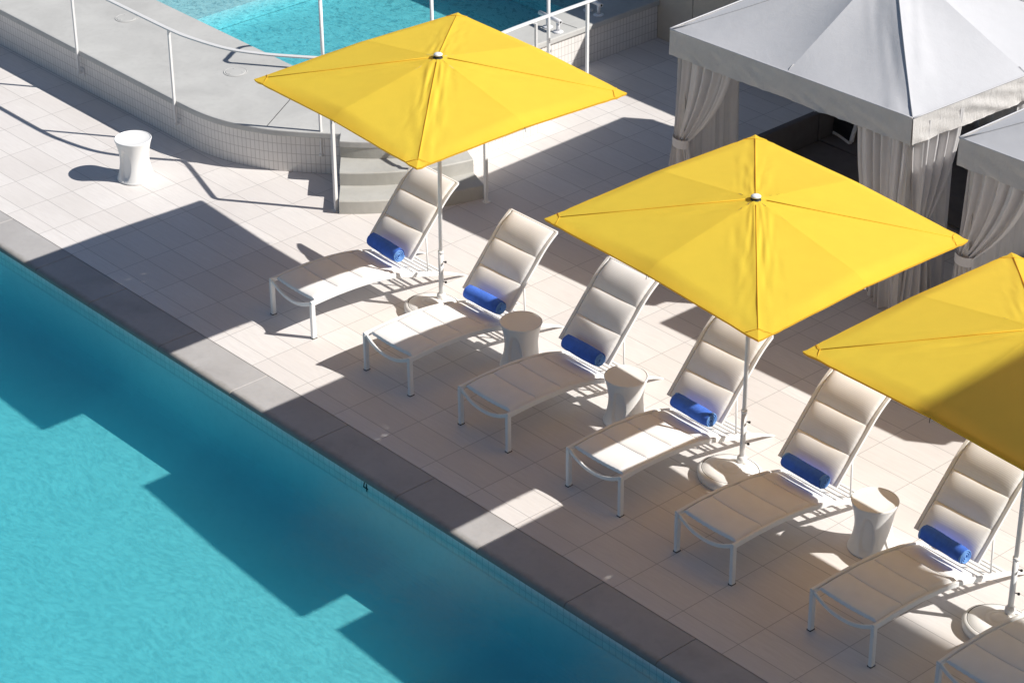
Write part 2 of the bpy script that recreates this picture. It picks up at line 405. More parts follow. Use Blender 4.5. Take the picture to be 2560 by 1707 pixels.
# coping / terrace top as one slab ring with rounded nose, spa opening cut out
def offset(pth, d):
    out = []
    for i, p in enumerate(pth):
        t = Vector(pth[min(i + 1, len(pth) - 1)]) - Vector(pth[max(i - 1, 0)]); t.normalize()
        out.append((p[0] + t.y * d, p[1] - t.x * d))
    return out
OUT = front + arc3 + rightw
def terrace_top():
    b = MB(); edge = OUT
    prof2 = [(0.0, H - .012), (.030, H - .012), (.034, H - .004), (.034, TOP - .012), (.030, TOP - .004), (.022, TOP - .001), (0, TOP)]
    rings = []
    for d, z in prof2:
        o = offset(front, d) + offset(arc3, d * .35) + offset(rightw, d)
        rings.append([b.vert((x, y, z)) for x, y in o])
    for i in range(len(rings) - 1):
        for j in range(len(edge) - 1): b.face((rings[i][j], rings[i][j + 1], rings[i + 1][j + 1], rings[i + 1][j]), smooth=False)
    # top surface: strips to the spa opening (x<-.44, y>3.9)
    IX, IY = -.44, 3.9
    top = rings[-1]
    for j in range(len(edge) - 1):
        x0, y0 = edge[j]; x1, y1 = edge[j + 1]
        def inner(x, y, k):
            if k < len(front) and x <= IX - .25: return (x, IY)
            if k >= len(front) + len(arc3): return (IX, max(y, IY + .25)) if k > len(front) + len(arc3) else (IX, IY + .3)
            return None
        p0 = inner(x0, y0, j); p1 = inner(x1, y1, j + 1)
        cor = [(IX - .25, IY), (IX - .12, IY + .03), (IX - .04, IY + .10), (IX, IY + .25)]
        if p0 and p1:
            if p0 == p1: b.face((top[j], top[j + 1], b.vert((*p0, TOP))))
            else: b.face((top[j], top[j + 1], b.vert((*p1, TOP)), b.vert((*p0, TOP))))
        else:
            t = (j - 8) / (len(front) + len(arc3) - 8); kk = lambda s_: cor[max(0, min(3, int(s_ * 4)))]
            q0 = p0 or kk((j - 17) / 40); q1 = p1 or kk((j - 16) / 40)
            if q0 == q1: b.face((top[j], top[j + 1], b.vert((*q0, TOP))))
            else: b.face((top[j], top[j + 1], b.vert((*q1, TOP)), b.vert((*q0, TOP))))
    # inner nose down to the water
    inn = [(-14, IY), (IX - .25, IY), (IX - .12, IY + .03), (IX - .04, IY + .10), (IX, IY + .25), (IX, 8.32)]
    for i in range(len(inn) - 1):
        p, q = inn[i], inn[i + 1]
        b.quad((*p, TOP - .06), (*q, TOP - .06), (*q, TOP), (*p, TOP))
    return b
terrace_top().build('terrace_slab', M['terrace'], terr)
# slab joints scored in the terrace top (thin dark filler strips standing 2 mm proud)
b = MB()
def strip(b, p, q, w, z):
    p, q = Vector(p), Vector(q); d = (q - p).normalized(); n = Vector((-d.y, d.x)) * w / 2
    b.quad((*(p + n), z), (*(p - n), z), (*(q - n), z), (*(q + n), z))
strip(b, (-.24, 2.70), (-.98, 3.88), .008, TOP + .002); b.build('slab_joint', M['dark'], terr); b = MB()
strip(b, (-.42, 6.95), (.05, 7.0), .007, TOP + .002)
b.build('slab_joint', M['dark'], terr)
for i, (x, y) in enumerate(((-3.79, 3.32), (-1.64, 3.32))):
    b = MB()
    b.lathe([(.132, TOP + .001), (.135, TOP + .004), (.128, TOP + .006), (.122, TOP + .003), (.116, TOP + .003), (.112, TOP + .007), (0.02, TOP + .008)], (x, y, 0), 40, smooth=False)
    for a in (.6, 2.7, 4.8): b.lathe([(.012, TOP + .007), (.011, TOP + .010)], (x + .085 * math.cos(a), y + .085 * math.sin(a), 0), 10, smooth=False)
    b.build('skimmer_lid', M['terrace'], terr)
# spa basin and water
b = MB(); SF = .02
b.quad((-14, 3.9, SF), (-.44, 3.9, SF), (-.44, 8.32, SF), (-14, 8.32, SF))
inn = [(-14, 3.9), (-.69, 3.9), (-.56, 3.93), (-.48, 4.0), (-.44, 4.15), (-.44, 8.32)]
for i in range(len(inn) - 1): b.quad((*inn[i], SF), (*inn[i + 1], SF), (*inn[i + 1], TOP - .06), (*inn[i], TOP - .06))
b.box((-8.9, 6.1, .14), (10.4, 4.39, .22)); b.box((-.66, 6.2, .12), (.42, 4.2, .18)); b.box((-2.2, 8.05, .12), (2.6, .52, .18))
b.build('spa_basin', M['plaster'], terr)
b = MB(); closedbox(b, -14.01, -.43, 3.89, 8.33, -.06, .415)
tag(b.build('spa_water', M['spa']), kind='structure')

# round concrete steps
st = empty('round_steps', (1.2, 3.4, 0), 0, 'curved three riser concrete steps climbing to the spa terrace', 'steps')
Rz = .1525
lefts = [(1.139, 2.570), (.862, 2.806), (.58, 3.045)]; rights = [(1.885, 3.93), (1.575, 4.055), (1.345, 4.165)]
for k in range(3):
    b = MB(); L, R = Vector(lefts[k]), Vector(rights[k]); n = 18
    rl, rr = (L - SC).length, (R - SC).length; al, ar = math.atan2(*(L - SC).yx), math.atan2(*(R - SC).yx)
    arc = [SC + Vector((math.cos(lerp(al, ar, i / n)), math.sin(lerp(al, ar, i / n)))) * lerp(rl, rr, i / n) for i in range(n + 1)]
    if k < 2:
        L2, R2 = Vector(lefts[k + 1]), Vector(rights[k + 1]); 
    else: L2, R2 = Vector((.40, 3.20)), Vector((1.15, 4.36))
    ex = .02
    back = [lerp(L2, R2, i / n) + (SC - lerp(L2, R2, i / n)).normalized() * .05 for i in range(n + 1)]
    if k < 2:
        rl2, rr2 = (L2 - SC).length, (R2 - SC).length; al2, ar2 = math.atan2(*(L2 - SC).yx), math.atan2(*(R2 - SC).yx)
        back = [SC + Vector((math.cos(lerp(al2, ar2, i / n)), math.sin(lerp(al2, ar2, i / n)))) * (lerp(rl2, rr2, i / n) - .03) for i in range(n + 1)]
    z0, z1 = 0.0, Rz * (k + 1) - (.004 if k == 2 else 0); bev = .012
    rows = [[(p.x, p.y, z0) for p in arc], [(p.x, p.y, z1 - bev) for p in arc],
            [((p + (SC - p).normalized() * bev).x, (p + (SC - p).normalized() * bev).y, z1) for p in arc], [(p.x, p.y, z1) for p in back], [(p.x, p.y, z0) for p in back]]
    I = [[b.vert(p) for p in r] for r in rows]
    for i in range(len(I) - 1):
        for j in range(n): b.face((I[i][j], I[i][j + 1], I[i + 1][j + 1], I[i + 1][j]), smooth=False)
    b.face([I[i][0] for i in range(5)]); b.face([I[i][n] for i in range(4, -1, -1)])
    b.build('step', M['steps'], st)
rebase(st)

# boundary wall behind
bw = MB()
for x0, x1 in ((-14, -9.6), (-9.59, -6.2), (-6.19, -2.8), (-2.79, .62), (.63, 2.93), (2.94, 6.2), (6.21, 9.5), (9.51, 13), (13.01, 17)):
    bw.box(((x0 + x1) / 2, 8.44, .98), (x1 - x0, .22, 1.98))
bw.box((1.5, 8.44, 2.005), (31, .27, .07))
tag(bw.build('boundary_wall', M['beige']), 'plain beige rendered wall behind the spa and the cabanas', 'wall')

# ------------------------------------------------------------------ handrails
ZR = 1.347
hr = empty('curved_handrail', (0, 2.4, 0), 0, 'long grey handrail following the curved spa terrace wall and its left steps', 'handrail')
path = [(-14, 2.35, ZR), (-8, 2.35, ZR), (-4, 2.35, ZR), (-2.4, 2.35, ZR), (-1.47, 2.352, ZR), (-1.08, 2.385, ZR), (-.6, 2.492, ZR), (-.25, 2.67, ZR), (.05, 2.885, ZR), (.27, 3.06, ZR)]
rp = smoothpath(path[2:], 7)
b = MB(); b.bar([Vector(p) for p in path[:2]] + rp, .052, .018)
b.build('top_rail', M['railpaint'], hr)
b = MB(); b.bar(smoothpath([(.27, 3.06, ZR), (.33, 3.05, ZR - .01), (.42, 2.985, ZR - .06), (.95, 2.66, 1.135), (1.03, 2.61, 1.10), (1.045, 2.60, 1.07)], 6), .052, .018)
b.build('stair_rail', M['railpaint'], hr)
def railpost(parent, x, y, ztop, nx, ny, wallgap=.05, zb=.235):
    b = MB(); b.box((x, y, (ztop + zb) / 2), (.026, .026, ztop - zb)); o = b.build('post', M['railpaint'], parent)
    br = MB(); br.box((x - nx * .02, y - ny * .02, zb - .012), (.03 + abs(nx) * .06, .03 + abs(ny) * .06, .024))
    ang = math.atan2(ny, nx); Mr = Matrix.Rotation(ang, 3, 'Z')
    br.box((x - nx * (wallgap - .006), y - ny * (wallgap - .006), zb - .01), (.012, .085, .10), Mr)
    br.build('bracket', M['railpaint'], o); return o
for x, y, nx, ny in ((-5.3, 2.35, 0, -1), (-3.37, 2.35, 0, -1), (-1.46, 2.352, 0, -1), (.255, 3.045, .62, -.78)):
    railpost(hr, x, y, ZR - .008, nx, ny)
b = MB(); b.box((1.047, 2.60, .54), (.034, .034, 1.08)); b.box((1.047, 2.60, .004), (.07, .07, .008)); b.build('post', M['railpaint'], hr)

hr2 = empty('straight_handrail', (1, 5, 0), 0, 'white handrail along the far side of the spa terrace beside the cabana', 'handrail')
b = MB(); b.bar(smoothpath([(1.42, 4.17, ZR), (1.25, 4.45, ZR), (1.13, 4.72, ZR), (1.07, 5.1, ZR), (1.06, 6.3, ZR), (1.06, 7.3, ZR)], 4), .052, .018); b.build('top_rail', M['white'], hr2)
b = MB(); b.bar(smoothpath([(1.42, 4.17, ZR), (1.46, 4.13, ZR - .01), (1.51, 4.10, ZR - .05), (1.88, 3.93, 1.14), (1.94, 3.92, 1.11), (1.965, 3.89, 1.07)], 6), .052, .018); b.build('stair_rail', M['white'], hr2)
railpost(hr2, 1.115, 5.38, ZR - .008, 1, 0, .045, .25)
b = MB(); b.box((1.06, 6.2, (ZR + .28) / 2), (.03, .03, ZR - .288)); ps = b.build('post', M['white'], hr2)
b = MB(); b.box((.55, 6.2, .30), (.98, .026, .03)); b.build('support_arm', M['white'], ps)
b = MB(); b.box((1.967, 3.885, .54), (.034, .034, 1.08)); b.box((1.967, 3.885, .004), (.07, .07, .008)); b.build('post', M['white'], hr2)

rebase(hr); rebase(hr2)

def grab_rail(name, x, y, zb, zt, dx, dy, run, label):
    g = empty(name, (x, y, zb), 0, label, 'grab rail', 'tall white grab rails around the spa')
    d = Vector((dx, dy, 0)).normalized()
    b = MB(); b.tube([(0, 0, .005), (0, 0, zt - zb - .12)], .021, 12); b.build('post', M['white'], g)
    pts = [Vector((0, 0, zt - zb - .125)), Vector((0, 0, zt - zb - .05)), Vector((0, 0, zt - zb)) + d * .05, Vector((0, 0, zt - zb)) + d * .14, Vector((0, 0, zt - zb)) + d * run * .6, Vector((0, 0, zt - zb - .03)) + d * run, Vector((0, 0, zt - zb - .16)) + d * (run + .1)]
    b = MB(); b.tube(smoothpath(pts, 6), .021, 12); b.build('hand_grip', M['white'], g)
    b = MB(); b.lathe([(.05, 0), (.05, .008), (.03, .014)], seg=24); b.build('base_flange', M['white'], g)
    return g
grab_rail('grab_rail', -1.0, 4.07, .30, 1.47, -.55, .85, .45, 'leftmost tall white grab rail, rising over the sunlit spa water left of the umbrella')
grab_rail('grab_rail', -.19, 5.0, TOP, 1.52, -1, .1, .45, 'white grab rail post rising behind the top corner of the back umbrella')
grab_rail('grab_rail', .37, 6.25, 0, 1.62, -1, .1, .45, 'white grab rail post crossing in front of the straight handrail beside the terrace')

def spout(x, y, label):
    g = empty('spa_fitting', (x, y, TOP), 0, label, 'pool fitting', 'low white tube fittings on the spa edge')
    for k, dx in enumerate((0, -.19)):
        b = MB(); b.lathe([(.062, 0), (.064, .006), (.05, .014), (.026, .020)], (dx, .012 * k, 0), 28); b.build('flange', M['chrome'], g)
        b = MB(); b.tube([(dx, .012 * k, .018), (dx, .012 * k, .125)], .021, 14); b.build('post', M['chrome'], g)
    b = MB(); b.tube([(.05, -.004, .135), (-.1, .006, .138), (-.34, .02, .135)], .026, 14); b.build('cross_tube', M['chrome'], g)
    b = MB(); b.tube([(.0505, -.004, .135), (.052, -.004, .135)], .014, 12); b.build('end_socket', M['dark'], g)
spout(-.07, 7.46, 'white tube fitting in the shaded part of the terrace edge')
spout(-.02, 6.76, 'white tube fitting in the sunlit part of the terrace edge')

# ------------------------------------------------------------------ sun loungers
HW = .334
RAIL = [(.735, .388), (.80, .391), (1.0, .398), (1.25, .394), (1.5, .374), (1.75, .332), (1.9, .288), (2.05, .238), (2.25, .178), (2.42, .118), (2.56, .058), (2.665, .010)]
def make_lounger():
    t = empty('sun_lounger', (0, 0, 0))
    rail = smoothpath([(0, y, z) for y, z in RAIL], 3); n = len(rail)
    for sx in (-1, 1):
        b = MB(); sc = [(1 if p.y < 2.2 else 1 + (p.y - 2.2) * .3, 1 if p.y < 2.2 else max(.22, 1 - (p.y - 2.2) / .56)) for p in rail]
        b.bar([p + Vector((sx * (HW - .012), 0, -.014)) for p in rail], .03, .05, scales=sc)
        b.build('side_rail', M['white'], t)
        b = MB(); b.bar([(sx * (HW - .014), .752, 0.0), (sx * (HW - .014), .752, .376)], .036, .05, up=Vector((0, 1, 0)))
        lg = b.build('leg', M['white'], t)
        b = MB(); b.box((sx * (HW - .014), .752, .004), (.040, .054, .008)); b.build('foot_pad', M['dark'], lg)
    # sagging flat bar at the foot end
    b = MB(); b.bar([(HW * .93 * s_, .752 - .012 * (1 - s_ * s_), .372 - .088 * (1 - abs(s_) ** 2.2)) for s_ in [k / 14 * 2 - 1 for k in range(15)]], .020, .034); b.build('foot_bar', M['white'], t)
    for y in (1.98, 2.07, 2.155, 2.235, 2.315, 2.395):
        b = MB(); b.box((0, y, interp(RAIL, y) - .018), (2 * HW - .05, .026, .012)); b.build('slat', M['white'], t)
    for y in (1.05, 1.62):
        b = MB(); b.tube([(-HW + .03, y, interp(RAIL, y) - .03), (HW - .03, y, interp(RAIL, y) - .03)], .013, 8); b.build('cross_brace', M['white'], t)
    # seat pad: four stitched panels
    SEAM = [.795, 1.10, 1.405, 1.70, 1.985]
    def puff(s, seams, sharp=.42):
        for i in range(len(seams) - 1):
            if s <= seams[i + 1] + 1e-6: return max(0, math.sin(PI * (s - seams[i]) / (seams[i + 1] - seams[i]))) ** sharp
        return 0
    W = HW - .036
    rnd = random.Random(3)
    def vmap(v, seams, n):
        k = min(len(seams) - 2, int(v * (len(seams) - 1) + 1e-9)); q = v * (len(seams) - 1) - k
        q = .5 - .5 * math.cos(PI * q); return lerp(seams[k], seams[k + 1], q)
    def seat_top(u, v):
        y = vmap(v, SEAM, 0); v = (y - SEAM[0]) / (SEAM[-1] - SEAM[0]); x = (u * 2 - 1) * W; e = max(0, 1 - abs(u * 2 - 1) ** 7)
        z = interp(RAIL, y) + .010 + .024 * puff(y, SEAM, .40) * e ** .6 - .016 * (1 - (u * 2 - 1) ** 2) * (1 - .6 * v)
        if u in (0, 1): z -= .014
        if min(abs(y - s_) for s_ in SEAM) < 1e-4: z -= .010 * (e > 0)
        if v in (0, 1): z -= .010
        pk = .0025 * math.sin(u * 95) * math.exp(-((v) / .035) ** 2)
        return (x, y + (.004 * math.sin(u * 60) if v == 0 else 0), z + pk)
    b = MB(); NU, NV = 26, 64
    b.grid(seat_top, NU, NV); b.grid(lambda u, v: (lambda p: (p[0], p[1], interp(RAIL, p[1]) - .012 - .016 * (1 - (u * 2 - 1) ** 2) * (1 - .6 * v)))(seat_top(u, v)), NU, NV, flip=True)
    seat = b.build('seat_pad', M['cushion'], t)
    # back: three fat panels leaning back on a tube frame
    B0 = Vector((0, 1.965, .412)); BD = Vector((0, .5850, .6530)).normalized(); BN = Vector((0, -BD.z, BD.y)); BL = .875
    def bcurve(s):  # slight roll back at the head
        return B0 + BD * s - BN * (.55 * max(0, s - .62) ** 2) 
    BS = [0.0, .285, .575, .875]
    WB = HW - .022
    def back_top(u, v):
        s = vmap(v, BS, 0); v = s / BL; w = WB * (1 - .02 * v); x = (u * 2 - 1) * w; e = max(0, 1 - abs(u * 2 - 1) ** 5)
        i = 0 if s < BS[1] - 1e-6 else (1 if s < BS[2] - 1e-6 else 2); q = (s - BS[i]) / (BS[i + 1] - BS[i])
        h = (math.sin(PI * min(1, max(0, q)) ** 1.35) if 1e-5 < q < 1 - 1e-5 else 0); h = max(0, h) ** .55
        p = bcurve(s) + Vector((x, 0, 0)) + BN * (.012 + .035 * h * (e ** .8) * (1 if i < 2 else .9))
        crn = .0035 * math.sin(v * 230) * (math.exp(-((u) / .05) ** 2) + math.exp(-((1 - u) / .05) ** 2)) * h
        p += BN * crn
        if min(abs(s - s_) for s_ in BS) < 1e-5: p -= BN * .012 * (e > 0)
        if u in (0, 1): p -= BN * .016
        return p
    b = MB(); b.grid(back_top, 26, 84); b.grid(lambda u, v: back_top(u, v) * 0 + bcurve(v * BL) + Vector(((u * 2 - 1) * WB * (1 - .02 * v), 0, 0)) - BN * .004, 10, 20, flip=True)
    b.build('back_pad', M['cushion'], t)
    bf = None
    for sx in (-1, 1):
        b = MB(); b.bar([bcurve(BL * k / 12) + Vector((sx * (HW - .012), 0, 0)) + BN * .004 for k in range(13)], .022, .034, up=Vector((1, 0, 0)))
        b.build('back_rail', M['white'], t)
    b = MB(); b.bar([bcurve(BL + .004) + Vector((x, 0, 0)) for x in (-HW + .01, HW - .01)], .022, .022); b.build('head_rail', M['white'], t)
    for sx in (-1, 1):
        q = bcurve(.33) + Vector((sx * (HW - .045), 0, -.02)); z0 = interp(RAIL, q.y) - .01
        b = MB(); b.tube([q, (q.x, q.y + .012, z0)], .0085, 8); b.build('back_strut', M['white'], t)
    b = MB(); y = 2.20; b.tube([(-HW + .04, y, interp(RAIL, y) - .005), (HW - .04, y, interp(RAIL, y) - .005)], .0085, 8); b.build('strut_bar', M['white'], t)
    return t
LX = [(2.702, .000, -.012, 'white padded sun lounger farthest back, between the concrete steps and the first umbrella pole'),
      (4.157, -.006, .0, 'white padded sun lounger second from the back, right of the first umbrella pole'),
      (5.484, .006, -.004, 'white padded sun lounger third from the back, between two side tables'),
      (6.894, .022, .004, 'white padded sun lounger just left of the middle umbrella pole and base'),
      (8.219, -.004, -.012, 'white padded sun lounger just right of the middle umbrella base, wholly shaded on its seat'),
      (9.709, -.004, -.016, 'white padded sun lounger left of the nearest umbrella pole, its seat half shaded'),
      (11.00, .0, .0, 'white sun lounger cut off by the bottom right corner, without a towel in view')]
proto = make_lounger(); lou = []
for i, (x, y, r, lab) in enumerate(LX):
    o = proto if i == 0 else copy_tree(proto)
    o.location = (x, y, 0); o.rotation_euler = (0, 0, r)
    tag(o, lab, 'sun lounger', 'white sun loungers in a row beside the pool'); lou.append(o)

# rolled towels
def towel_mesh(seed):
    rd = random.Random(seed); L = .455; R = .070
    b = MB(); seg = 40; nl = 34; ph = rd.random() * 6
    def rad(a, v):
        r = R * (1 + .05 * math.sin(a * 2 + ph) + .02 * math.sin(v * 9 + ph)) - .006 * (abs(v * 2 - 1) ** 8)
        if math.sin(a) < -.75: r *= .93
        r += .006 * max(0, 1 - abs((a - 1.9)) / .10)          # loose edge of the roll
        return r + rd.uniform(-.0012, .0012)
    rings = []
    for i in range(nl + 1):
        v = i / nl; rings.append([b.vert(((v - .5) * L, -rad(2 * PI * j / seg, v) * math.cos(2 * PI * j / seg), rad(2 * PI * j / seg, v) * math.sin(2 * PI * j / seg))) for j in range(seg)])
    for i in range(nl):
        for j in range(seg): b.face((rings[i][j], rings[i][(j + 1) % seg], rings[i + 1][(j + 1) % seg], rings[i + 1][j]), smooth=True)
    ends = []
    # spiral ends: a coil of thick cloth standing out of a recessed face
    for sx in (-1, 1):
        n = 110; turns = 3.3
        x0 = sx * (L / 2 - .012)
        ring = [b.vert((x0, -R * .93 * math.cos(2 * PI * j / seg), R * .93 * math.sin(2 * PI * j / seg))) for j in range(seg)]
        b.face(ring if sx > 0 else list(reversed(ring)))
        pth = []
        for k in range(n + 1):
            a = k / n * turns * 2 * PI; r = R * (.93 - .80 * k / n); pth.append(Vector((sx * (L / 2 - .005), -r * math.cos(a + ph), r * math.sin(a + ph))))
        e = MB(); e.sweep(pth, [(-.0052, -.009), (.0052, -.009), (.0062, .004), (.003, .010), (-.003, .010), (-.0062, .004)], up=Vector((sx, 0, 0)), smooth=True); ends.append(e)
    return b, ends
TW = ['rolled blue towel on the farthest sun lounger, nearest the steps', 'rolled blue towel lying in full sun on the lounger right of the first umbrella pole',
      'rolled blue towel on the lounger between two side tables', 'rolled blue towel on the lounger left of the middle umbrella pole',
      'rolled blue towel on the lounger right of the middle umbrella base', 'rolled blue towel on the lounger left of the nearest umbrella pole']
for i in range(6):
    tm, ends = towel_mesh(10 + i); o = tm.build('rolled_towel', M['towel'])
    for e in ends: e.build('coiled_end', M['towel_sunlit'], o)
    x, y, r, _ = LX[i]
    o.location = (x + .075, y + 1.862 + .012 * (i % 3), .484); o.rotation_euler = (0, 0, r + (-.05, .02, -.02, -.05, -.04, -.06)[i])
    tag(o, TW[i], 'towel', 'rolled blue towels on the loungers')

# ------------------------------------------------------------------ side tables
def table_mesh():
    b = MB(); Ht = .465
    prof = []
    for k in range(29):
        z = k / 28 * Ht; q = z / Ht
        r = .157 + .050 * (abs(q - .52) / .52) ** 1.9 if q < .52 else .157 + .043 * ((q - .52) / .48) ** 1.7
        prof.append((r, z))
    prof[0] = (.197, 0.0); prof.insert(1, (.206, .012))
    prof += [(.196, Ht + .005), (.190, Ht + .006), (.187, Ht + .001), (.183, Ht), (.12, Ht), (.05, Ht)]
    def scoop(p, a):
        # leaf-shaped hand hold pressed into the side that faces -x -y
        d = (a - math.radians(285) + PI) % (2 * PI) - PI; z = p.z
        zc = .205; u = d / (.40 - .22 * (z - zc)); w = (z - zc) / .175
        k = u * u + w * w
        if p.z < Ht - .02 and k < 1.0:
            m = min(1, (1 - k) * 5); r = Vector((p.x, p.y, 0)).length; f = 1 - .16 * m
            return Vector((p.x * f, p.y * f, p.z))
        return p
    b.lathe(prof, seg=128, fn=scoop)
    return b
tb = table_mesh().build('side_table', M['plastic'])
TBL = [(-1.03, 1.505, 'white waisted side table standing alone on the sunlit deck near the terrace wall', 0),
       (4.752, 1.865, 'white waisted side table between the second and third loungers from the back', .15),
       (6.13, 1.885, 'white waisted side table between the third and fourth loungers from the back', .1),
       (8.965, 1.985, 'white waisted side table nearest the camera, left of the lounger by the nearest umbrella', .1)]
for i, (x, y, lab, r) in enumerate(TBL):
    o = tb if i == 0 else copy_tree(tb)
    o.location = (x, y, 0); o.rotation_euler = (0, 0, r); tag(o, lab, 'side table', 'white hourglass side tables')

# ------------------------------------------------------------------ umbrellas
def noise1(x, y, z=0): 
    from mathutils import noise
    return noise.noise(Vector((x, y, z)))
def make_umbrella(base, poletop, apex, corners, label, seed, basec):
    g = empty('market_umbrella', (base[0], base[1], 0), 0, label, 'umbrella', 'square yellow umbrellas along the loungers')
    o3 = Vector((base[0], base[1], 0)); A = Vector(apex) - o3; K = [Vector(c) - o3 for c in corners]   # L, T, R, B
    per = []
    for i in range(4):
        a, c = K[i], K[(i + 1) % 4]; m = (a + c) / 2; m.z += .010; per += [a, m]
    b = MB(); N = 22; Vn = 30
    for i in range(8):
        p, q = per[i], per[(i + 1) % 8]
        ridge_p, ridge_q = (i % 2 == 0), (i % 2 == 1)
        def fn(u, v, p=p, q=q, i=i):
            u = max(0, min(1, u)); e = lerp(p, q, u); r = A + (e - A) * v
            mid = u if ridge_p else 1 - u
            sag = .060 * mid * (v if v < .9 else .9 * (1 - (v - .9) * 6.5)) - .010 * math.sin(PI * u) * math.sin(PI * min(1, v * 1.02)) * (v ** .8)
            dr = (u if ridge_p else 1 - u)                 # distance from the corner ridge, 0..1
            w = dr * v
            wr = .0125 * noise1(w * 30 + seed * 7, v * 5 + i * 3.1, seed) * math.exp(-(w / .2) ** 2) * min(1, w * 25) * (1.6 if i in (5, 6, 7) else .9)
            wr += .010 * noise1((v - 1) * 26, u * 4, seed + i) * math.exp(-((v - .97) / .05) ** 2) * math.sin(PI * u) * .6
            pin = .0035 * math.exp(-(w / .012) ** 2) * v
            r = r + Vector((0, 0, sag + wr + pin)); return r
        b.grid(lambda u, v: fn(u, .006 + v * .994), N, Vn, flip=False)
        # hem folded down and in
        for k in range(N):
            e0, e1 = fn(k / N, 1), fn((k + 1) / N, 1); c0 = Vector((A.x, A.y, 0))
            i0 = (Vector((c0.x - e0.x, c0.y - e0.y, 0))).normalized() * .012; i1 = (Vector((c0.x - e1.x, c0.y - e1.y, 0))).normalized() * .012
            dz = Vector((0, 0, -.024)); b.quad(e0, e0 + i0 + dz, e1 + i1 + dz, e1, smooth=False)
            b.quad(e0 + i0 + dz, e0 + i0 * 5 + dz * .7, e1 + i1 * 5 + dz * .7, e1 + i1 + dz, smooth=False)
    can = b.build('canopy', M['yellow'], g)
    # welted seams along ridges and stitched corner pockets
    for i in range(0, 8, 2):
        b = MB(); pts = [A + (per[i] - A) * t + Vector((0, 0, .004)) for t in (.05, .3, .6, .93)]; b.tube(pts, .0045, 6); b.build('ridge_seam', M['yellow'], can)
    for i in range(0, 8, 2):
        b = MB(); c = per[i]; e1 = per[i - 1] - c; e2 = per[(i + 1) % 8] - c; e1, e2 = e1.normalized() * .15, e2.normalized() * .15
        b.tube([c + e1 + Vector((0, 0, .006)), c + (A - c) * .075 + Vector((0, 0, .008)), c + e2 + Vector((0, 0, .006))], .0028, 5); b.build('corner_pocket', M['yellow'], can)
    for i in range(1, 8, 2):
        b = MB(); m = per[i]; d = (A - m); b.tube([m + Vector((0, 0, -.03)) - d.normalized() * .004, m + Vector((0, 0, .004)), m + d * .055 + Vector((0, 0, .004))], .0028, 5); b.build('edge_loop', M['dark'], can)
    # finial cap, and a dark disc below it standing in for its shadow
    b = MB(); b.lathe([(.012, -.03), (.012, .012), (.040, .016), (.043, .023), (.034, .032), (.015, .037)], A, 28); b.build('finial', M['white'], g)
    b = MB(); b.lathe([(.050, -.016), (.042, -.003), (.03, .002)], A, 28); b.build('cap_shadow', M['dark'], g)
    # pole: thick lower sleeve, thin upper tube
    P0, P1 = Vector((0, 0, .10)), Vector(poletop) - o3
    at = lambda z: lerp(P0, P1, (z - .10) / (P1.z - .10))
    b = MB(); b.tube([at(.46), at(P1.z)], .0195, 16); b.build('pole', M['white'], g)
    b = MB(); b.tube([at(.09), at(.62)], .0245, 18); b.tube([at(.60), at(.63)], .027, 18); b.build('pole_sleeve', M['white'], g)
    for z in (.30, .52):
        b = MB(); q = at(z); b.tube([q + Vector((.02, .008, 0)), q + Vector((.046, .016, 0))], .0045, 8); kn = b.build('lock_knob', M['dark'], g)
        b = MB(); b.lathe([(.003, -.010), (.011, -.007), (.011, .007), (.003, .010)], q + Vector((.050, .018, 0)), 14); b.build('knob_head', M['dark'], kn)
    hubz = A.z - .22
    b = MB(); b.lathe([(.03, hubz - .03), (.042, hubz - .02), (.042, hubz + .02), (.03, hubz + .03)], (at(hubz).x, at(hubz).y, 0), 20); b.build('rib_hub', M['white'], g)
    for i in range(8):
        b = MB(); b.bar([A + Vector((0, 0, -.035)), A + (per[i] - A) * .985 + Vector((0, 0, -.018))], .012, .018); rb = b.build('rib', M['white'], g)
        q = A + (per[i] - A) * .48 + Vector((0, 0, -.03)); b = MB(); b.tube([(at(hubz).x, at(hubz).y, hubz), q], .006, 6); b.build('strut', M['white'], rb)
    # base: moulded round weight, domed, with a stepped collar and a wheel bulge
    c = Vector((basec[0] - base[0], basec[1] - base[1], 0))
    b = MB()
    def squash(p, a): return Vector((p.x, p.y * .94, p.z - (.012 if p.z > .05 else 0) * (p.y / .3)))
    b.lathe([(.275, 0), (.292, .010), (.298, .05), (.290, .066), (.262, .082), (.255, .0795), (.248, .086), (.19, .100), (.13, .106), (.124, .1035), (.118, .110), (.085, .116), (.079, .113), (.072, .121), (.03, .126)], c, 64, fn=squash)
    b.lathe([(.045, .10), (.044, .15), (.036, .165), (.026, .17)], (0, 0, 0), 24)
    b.build('base_weight', M['plastic'], g)
    b = MB(); b.lathe([(.262, .0805), (.2585, .0835), (.255, .0805)], c, 64, fn=squash); b.build('base_groove', M['dark'], g)
    return g
k2 = lambda L, z: [(x, y, z) for x, y in L]
make_umbrella((3.41, 2.03), (3.42, 2.05, 2.60), (3.415, 2.055, 2.645), k2([(2.123, .882), (2.191, 3.352), (4.728, 3.222), (4.623, .769)], 2.35),
              'square yellow umbrella at the back, shading the two farthest loungers', 1, (3.41, 1.93))
make_umbrella((7.43, 2.03), (7.42, 2.06, 2.60), (7.43, 2.06, 2.645), k2([(6.098, .919), (6.156, 3.421), (8.747, 3.213), (8.722, .732)], 2.355),
              'square yellow umbrella in the middle, shown whole above the loungers', 2, (7.42, 1.90))
make_umbrella((10.41, 1.97), (10.38, 2.04, 2.60), (10.37, 2.04, 2.645), k2([(9.07, .845), (9.125, 3.29), (11.69, 3.19), (11.66, .73)], 2.36),
              'square yellow umbrella nearest the camera, cut off by the right edge', 3, (10.41, 1.84))

